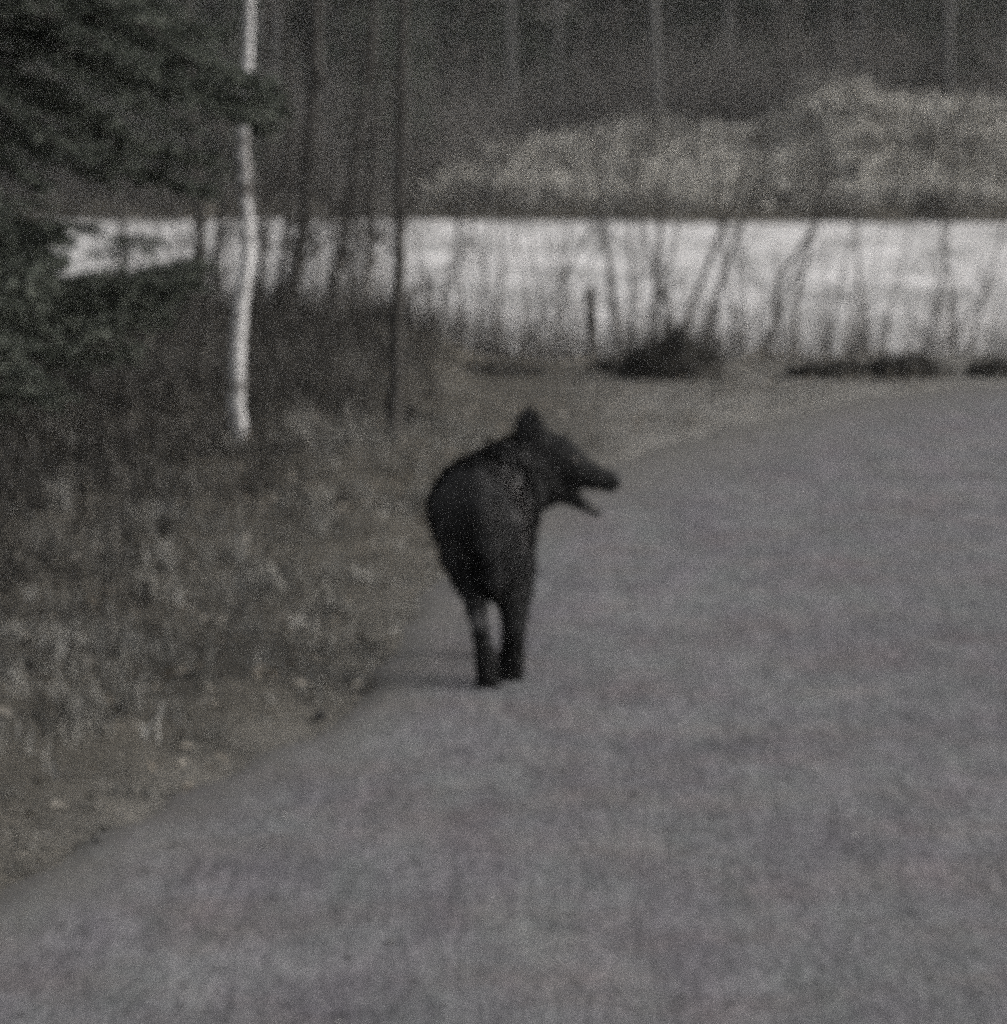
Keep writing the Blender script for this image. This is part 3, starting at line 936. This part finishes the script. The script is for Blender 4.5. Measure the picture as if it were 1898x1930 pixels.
# trunk
chain([(884, 950, 0.16, 74), (903, 946, 0.34, 77), (924, 943, 0.52, 77), (946, 935, 0.70, 76), (958, 932, 0.84, 66)], 0.05)
chain([(903, 898, 0.3, 26), (928, 884, 0.55, 30), (950, 874, 0.72, 36)], 0.05)
# hind legs
chain([(870, 970, 0.14, 60), (884, 1050, 0.20, 47), (893, 1098, 0.20, 33), (899, 1150, 0.04, 17), (906, 1190, -0.05, 15)], 0.03)
chain([(906, 1190, -0.05, 15), (914, 1240, -0.04, 19), (919, 1283, -0.04, 22)], 0.015)
chain([(930, 985, 0.14, 58), (950, 1060, 0.20, 50), (963, 1110, 0.22, 38), (970, 1160, 0.12, 24), (968, 1190, 0.07, 22)], 0.03)
chain([(968, 1190, 0.07, 22), (964, 1240, 0.12, 24), (961, 1266, 0.14, 26)], 0.015)
# front legs, mostly behind the hind ones
chain([(918, 985, 0.70, 50), (905, 1080, 0.74, 30), (897, 1150, 0.76, 14), (905, 1195, 0.76, 13), (922, 1235, 0.74, 14)], 0.03)
chain([(972, 985, 0.74, 44), (976, 1070, 0.72, 30), (975, 1140, 0.76, 19), (968, 1232, 0.76, 16)], 0.03)
# paws with toes
for cx_, cy_, d0, sp in ((919, 1293, -0.05, 1.05), (962, 1277, 0.15, 1.15), (924, 1240, 0.74, 0.85), (967, 1239, 0.76, 0.85)):
    for q_ in (-1.5, -0.5, 0.5, 1.5):
        chain([(cx_ + q_ * 8 * sp, cy_ + 1, d0 + 0.0, 10 * sp), (cx_ + q_ * 9.5 * sp, cy_ - 3, d0 + 0.075 - 0.012 * abs(q_), 8 * sp)], 0.008)
# tail hanging over the hind legs
chain([(900, 905, 0.10, 26), (908, 960, 0.03, 24), (922, 1030, 0.03, 25), (934, 1090, 0.07, 20), (940, 1122, 0.10, 10)], 0.03)
# neck
chain([(955, 892, 0.78, 60), (985, 884, 0.86, 56), (1020, 882, 0.88, 50)], 0.05)
chain([(985, 930, 0.84, 44), (1030, 912, 0.87, 42)], 0.04)
# head
chain([(1026, 866, 0.88, 47), (1046, 868, 0.88, 47), (1078, 884, 0.87, 36), (1118, 899, 0.86, 23), (1151, 908, 0.86, 20)], 0.018)
chain([(1036, 912, 0.88, 43), (1064, 916, 0.875, 30)], 0.02)
chain([(1058, 926, 0.875, 20), (1087, 944, 0.865, 14), (1125, 966, 0.86, 9)], 0.006)
# ears
chain([(1008, 838, 0.83, 34), (1000, 808, 0.82, 26), (994, 785, 0.82, 14)], 0.012)
chain([(1020, 838, 0.95, 24), (1014, 814, 0.965, 17), (1010, 799, 0.97, 9)], 0.012)


def sdf(P):
    D = np.full(len(P), 10.0)
    for A, B, ra, rb, k in _PR:
        d = B - A
        t = np.clip(((P - A) @ d) / (d @ d), 0, 1)
        e = np.linalg.norm(P - A - t[:, None] * d, axis=1) - (ra + (rb - ra) * t)
        h = np.clip(k - np.abs(D - e), 0, None) / k
        D = np.minimum(D, e) - h * h * k * 0.25
    return D


def surface_nets(lo, hi, h):
    n = np.ceil((hi - lo) / h).astype(int) + 1
    g = np.stack(np.meshgrid(*[lo[i] + h * np.arange(n[i]) for i in range(3)], indexing='ij'), -1)
    F = np.concatenate([sdf(c) for c in np.array_split(g.reshape(-1, 3), 16)]).reshape(n)
    S = F < 0
    c = tuple(n - 1)
    acc_p = np.zeros(c + (3,)); cnt = np.zeros(c)
    cor = [(i, j, k) for i in (0, 1) for j in (0, 1) for k in (0, 1)]
    sl = lambda o: tuple(slice(o[i], o[i] + c[i]) for i in range(3))
    for o1 in cor:
        for ax in range(3):
            if o1[ax]: continue
            o2 = list(o1); o2[ax] = 1
            f1, f2 = F[sl(o1)], F[sl(o2)]
            m = (f1 < 0) != (f2 < 0)
            t = np.where(m, f1 / np.where(m, f1 - f2, 1), 0)
            for i in range(3):
                acc_p[..., i] += np.where(m, o1[i] + (t if i == ax else 0), 0)
            cnt += m
    act = cnt > 0
    idx = -np.ones(c, int); idx[act] = np.arange(act.sum())
    cell = np.stack(np.nonzero(act), -1)
    V = lo + h * (cell + acc_p[act] / cnt[act][:, None])
    Q = []
    for ax in range(3):
        b1, b2 = (ax + 1) % 3, (ax + 2) % 3
        a1 = np.moveaxis(S, ax, 0)
        m = np.moveaxis(a1[:-1] != a1[1:], 0, ax)
        e = np.stack(np.nonzero(m), -1)
        e = e[(e[:, b1] > 0) & (e[:, b2] > 0) & (e[:, b1] < c[b1]) & (e[:, b2] < c[b2])]
        quad = []
        for (u, w) in ((-1, -1), (0, -1), (0, 0), (-1, 0)):
            f = e.copy(); f[:, b1] += u; f[:, b2] += w
            quad.append(idx[f[:, 0], f[:, 1], f[:, 2]])
        quad = np.stack(quad, -1)
        flip = ~S[e[:, 0], e[:, 1], e[:, 2]]
        quad[flip] = quad[flip][:, ::-1]
        Q.append(quad)
    return V, np.vstack(Q)


allp = np.array([p[0] for p in _PR] + [p[1] for p in _PR]); mr = max(max(p[2], p[3]) for p in _PR)
LO = allp.min(0) - mr - 0.02; HI = allp.max(0) + mr + 0.02
V, Q = surface_nets(LO, HI, 0.0085)
V[:, 2] = np.maximum(V[:, 2], 0.006)

M_COAT, n, b = mat_new('black_coat')
c = ramp(n, nz(n, 5.5, 5, 0.65), [(0.36, (0.015, 0.015, 0.0155)), (0.55, (0.027, 0.0265, 0.0265)), (0.72, (0.050, 0.049, 0.048))])
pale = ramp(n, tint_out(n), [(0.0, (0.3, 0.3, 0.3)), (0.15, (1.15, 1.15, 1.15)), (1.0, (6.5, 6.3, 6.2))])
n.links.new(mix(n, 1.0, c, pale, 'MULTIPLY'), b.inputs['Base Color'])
b.inputs['Roughness'].default_value = 0.75
bump(n, b, nz(n, 160, 3, 0.7), 0.6, 0.01)

# greyer hair along the right flank and shoulder, and on the lower jaw
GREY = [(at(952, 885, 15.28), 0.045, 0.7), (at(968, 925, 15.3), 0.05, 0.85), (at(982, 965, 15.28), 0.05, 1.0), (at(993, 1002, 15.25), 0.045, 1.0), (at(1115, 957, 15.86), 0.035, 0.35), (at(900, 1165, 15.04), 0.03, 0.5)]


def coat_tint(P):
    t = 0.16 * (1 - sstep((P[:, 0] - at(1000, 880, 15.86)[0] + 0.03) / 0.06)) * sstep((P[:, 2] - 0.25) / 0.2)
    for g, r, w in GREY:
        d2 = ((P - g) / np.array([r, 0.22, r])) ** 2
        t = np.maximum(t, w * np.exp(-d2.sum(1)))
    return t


base = np.array([at(940, 1290, 15.05)[0], 15.4, 0.0])
animal = empty('wild_animal', tuple(base))
a = Acc(); a.add(V - base, None, Q, coat_tint(V))
body = a.build('body', M_COAT, animal)

# fur
tri = np.vstack([Q[:, [0, 1, 2]], Q[:, [0, 2, 3]]])
A_, B_, C_ = V[tri[:, 0]], V[tri[:, 1]], V[tri[:, 2]]
nn = np.cross(B_ - A_, C_ - A_); ar = np.linalg.norm(nn, axis=1); nn /= ar[:, None] + 1e-12
NF = 60000
pick = rng.choice(len(tri), NF, p=ar / ar.sum())
u, v_ = rng.random(NF), rng.random(NF); fl = u + v_ > 1; u[fl], v_[fl] = 1 - u[fl], 1 - v_[fl]
FP = A_[pick] + u[:, None] * (B_ - A_)[pick] + v_[:, None] * (C_ - A_)[pick]
FN = nn[pick]
fwd = np.array([math.sin(R(10)), math.cos(R(10)), 0])
headx = at(1000, 880, 15.86)[0]
hw = sstep((FP[:, 0] - headx + 0.06) / 0.16)[:, None]
flow = hw * np.array([-1.0, 0, -0.15]) + (1 - hw) * (-fwd * 0.7 + np.array([0, 0, -0.7]))
NC = 1100                                             # locks: hairs near one another lie the same way
cc = FP[rng.choice(NF, NC)]
cid = np.concatenate([np.argmin(((p_[:, None] - cc[None]) ** 2).sum(-1), 1) for p_ in np.array_split(FP, 60)])
flow = flow + rng.normal(0, 0.3, (NC, 3))[cid] + rng.normal(0, 0.1, (NF, 3))
flow -= FN * np.einsum('ij,ij->i', flow, FN)[:, None]
flow /= np.linalg.norm(flow, axis=1, keepdims=True) + 1e-9
dr = flow + FN * (rng.uniform(0.1, 0.75, NC)[cid] + rng.uniform(-0.05, 0.1, NF))[:, None]; dr /= np.linalg.norm(dr, axis=1, keepdims=True)
L = (0.012 * hw[:, 0] + (1 - hw[:, 0]) * (0.012 + 0.026 * sstep((FP[:, 2] - 0.2) / 0.2))) * rng.uniform(0.5, 1.25, NF)
L = np.where(FP[:, 0] > at(1085, 900, 15.86)[0], L * 0.5, L)
S_ = np.cross(dr, FN); S_ /= np.linalg.norm(S_, axis=1, keepdims=True) + 1e-9
fv = np.stack([FP - S_ * 0.0013, FP + S_ * 0.0013, FP + dr * L[:, None]], 1)
fv[..., 2] = np.maximum(fv[..., 2], 0.006)
a = Acc(); a.add(fv.reshape(-1, 3) - base, np.arange(NF * 3).reshape(-1, 3), None, np.repeat(coat_tint(FP), 3))
fur = a.build('fur', M_COAT, animal); fur['kind'] = 'stuff'


def ellipsoid(name, c, r, mat, parent, nu=14, nv=9):
    a = Acc(); vs = []
    for j in range(nv):
        ph = -math.pi / 2 + math.pi * j / (nv - 1)
        for i in range(nu):
            t = i / nu * 2 * math.pi
            vs.append((c[0] + r[0] * math.cos(t) * math.cos(ph), c[1] + r[1] * math.sin(t) * math.cos(ph), c[2] + r[2] * math.sin(ph)))
    a.add(vs, None, [(j * nu + i, j * nu + (i + 1) % nu, (j + 1) * nu + (i + 1) % nu, (j + 1) * nu + i) for j in range(nv - 1) for i in range(nu)], 0.0)
    return a.build(name, mat, parent)


M_EYE, n, b = mat_new('glint_eye'); b.inputs['Base Color'].default_value = (0.16, 0.14, 0.12, 1); b.inputs['Metallic'].default_value = 0.5; b.inputs['Roughness'].default_value = 0.15; b.inputs['Specular IOR Level'].default_value = 0.8  # eye colour lightened and made metallic to give it a glint
M_NOSE, n, b = mat_new('wet_nose'); b.inputs['Base Color'].default_value = (0.012, 0.012, 0.013, 1); b.inputs['Roughness'].default_value = 0.35; b.inputs['Specular IOR Level'].default_value = 0.4
M_TOOTH, n, b = mat_new('tooth'); b.inputs['Base Color'].default_value = (0.45, 0.42, 0.36, 1); b.inputs['Roughness'].default_value = 0.4
M_TONGUE, n, b = mat_new('tongue'); b.inputs['Base Color'].default_value = (0.16, 0.10, 0.10, 1); b.inputs['Roughness'].default_value = 0.45


def surf_y(px, py, side):
    """Distance at which the line through a pixel meets the head (side -1 near, +1 far)."""
    ysn = np.linspace(15.6, 16.15, 500)
    if side > 0: ysn = ysn[::-1]
    P = np.array([at(px, py, y_) for y_ in ysn])
    ins = np.nonzero(sdf(P) < 0)[0]
    return P[ins[0]] if len(ins) else at(px, py, 15.86)


for side in (-1, 1):
    e = surf_y(1084, 866, side)
    ellipsoid('eye', e - base, (0.009, 0.007, 0.008), M_EYE, animal)
ellipsoid('nose', at(1162, 905, 15.86) - base, (0.021, 0.024, 0.019), M_NOSE, animal)
for (px, py, dy, up) in ((1128, 922, -0.022, -1), (1128, 922, 0.022, -1), (1118, 957, -0.008, 1), (1118, 957, 0.008, 1)):
    p = at(px, py, 15.86 + dy) - base
    a = Acc(); a.tube(np.array([p - [0, 0, 0.006 * up], p + [0, 0, 0.006 * up], p + [0.002, 0, 0.016 * up]]), [0.0045, 0.0035, 0.0012], 6)
    a.build('fang', M_TOOTH, animal)
tag(animal, 'black shaggy animal standing on the road, head turned right with open jaws', 'animal')

# ------------------------------------------------------------------ thin haze volume, added to lift the dark far tones
a = Acc()
hx, hy0, hy1, hz0, hz1 = 212.0, -72.0, 272.0, -4.5, 34.0
a.add([(-hx, hy0, hz0), (hx, hy0, hz0), (hx, hy1, hz0), (-hx, hy1, hz0), (-hx, hy0, hz1), (hx, hy0, hz1), (hx, hy1, hz1), (-hx, hy1, hz1)], None,
      [(0, 3, 2, 1), (4, 5, 6, 7), (0, 1, 5, 4), (1, 2, 6, 5), (2, 3, 7, 6), (3, 0, 4, 7)])
M_HAZE = bpy.data.materials.new('haze'); M_HAZE.use_nodes = True
n = M_HAZE.node_tree
n.nodes.remove(n.nodes['Principled BSDF'])
pv = n.nodes.new('ShaderNodeVolumePrincipled')
pv.inputs['Density'].default_value = 0.0003
pv.inputs['Color'].default_value = (0.85, 0.85, 0.85, 1)
n.links.new(pv.outputs['Volume'], n.nodes['Material Output'].inputs['Volume'])
tag(a.build('haze', M_HAZE, smooth=False), 'thin grey haze added to lift the dark tones of the far wood', 'haze', kind='stuff')
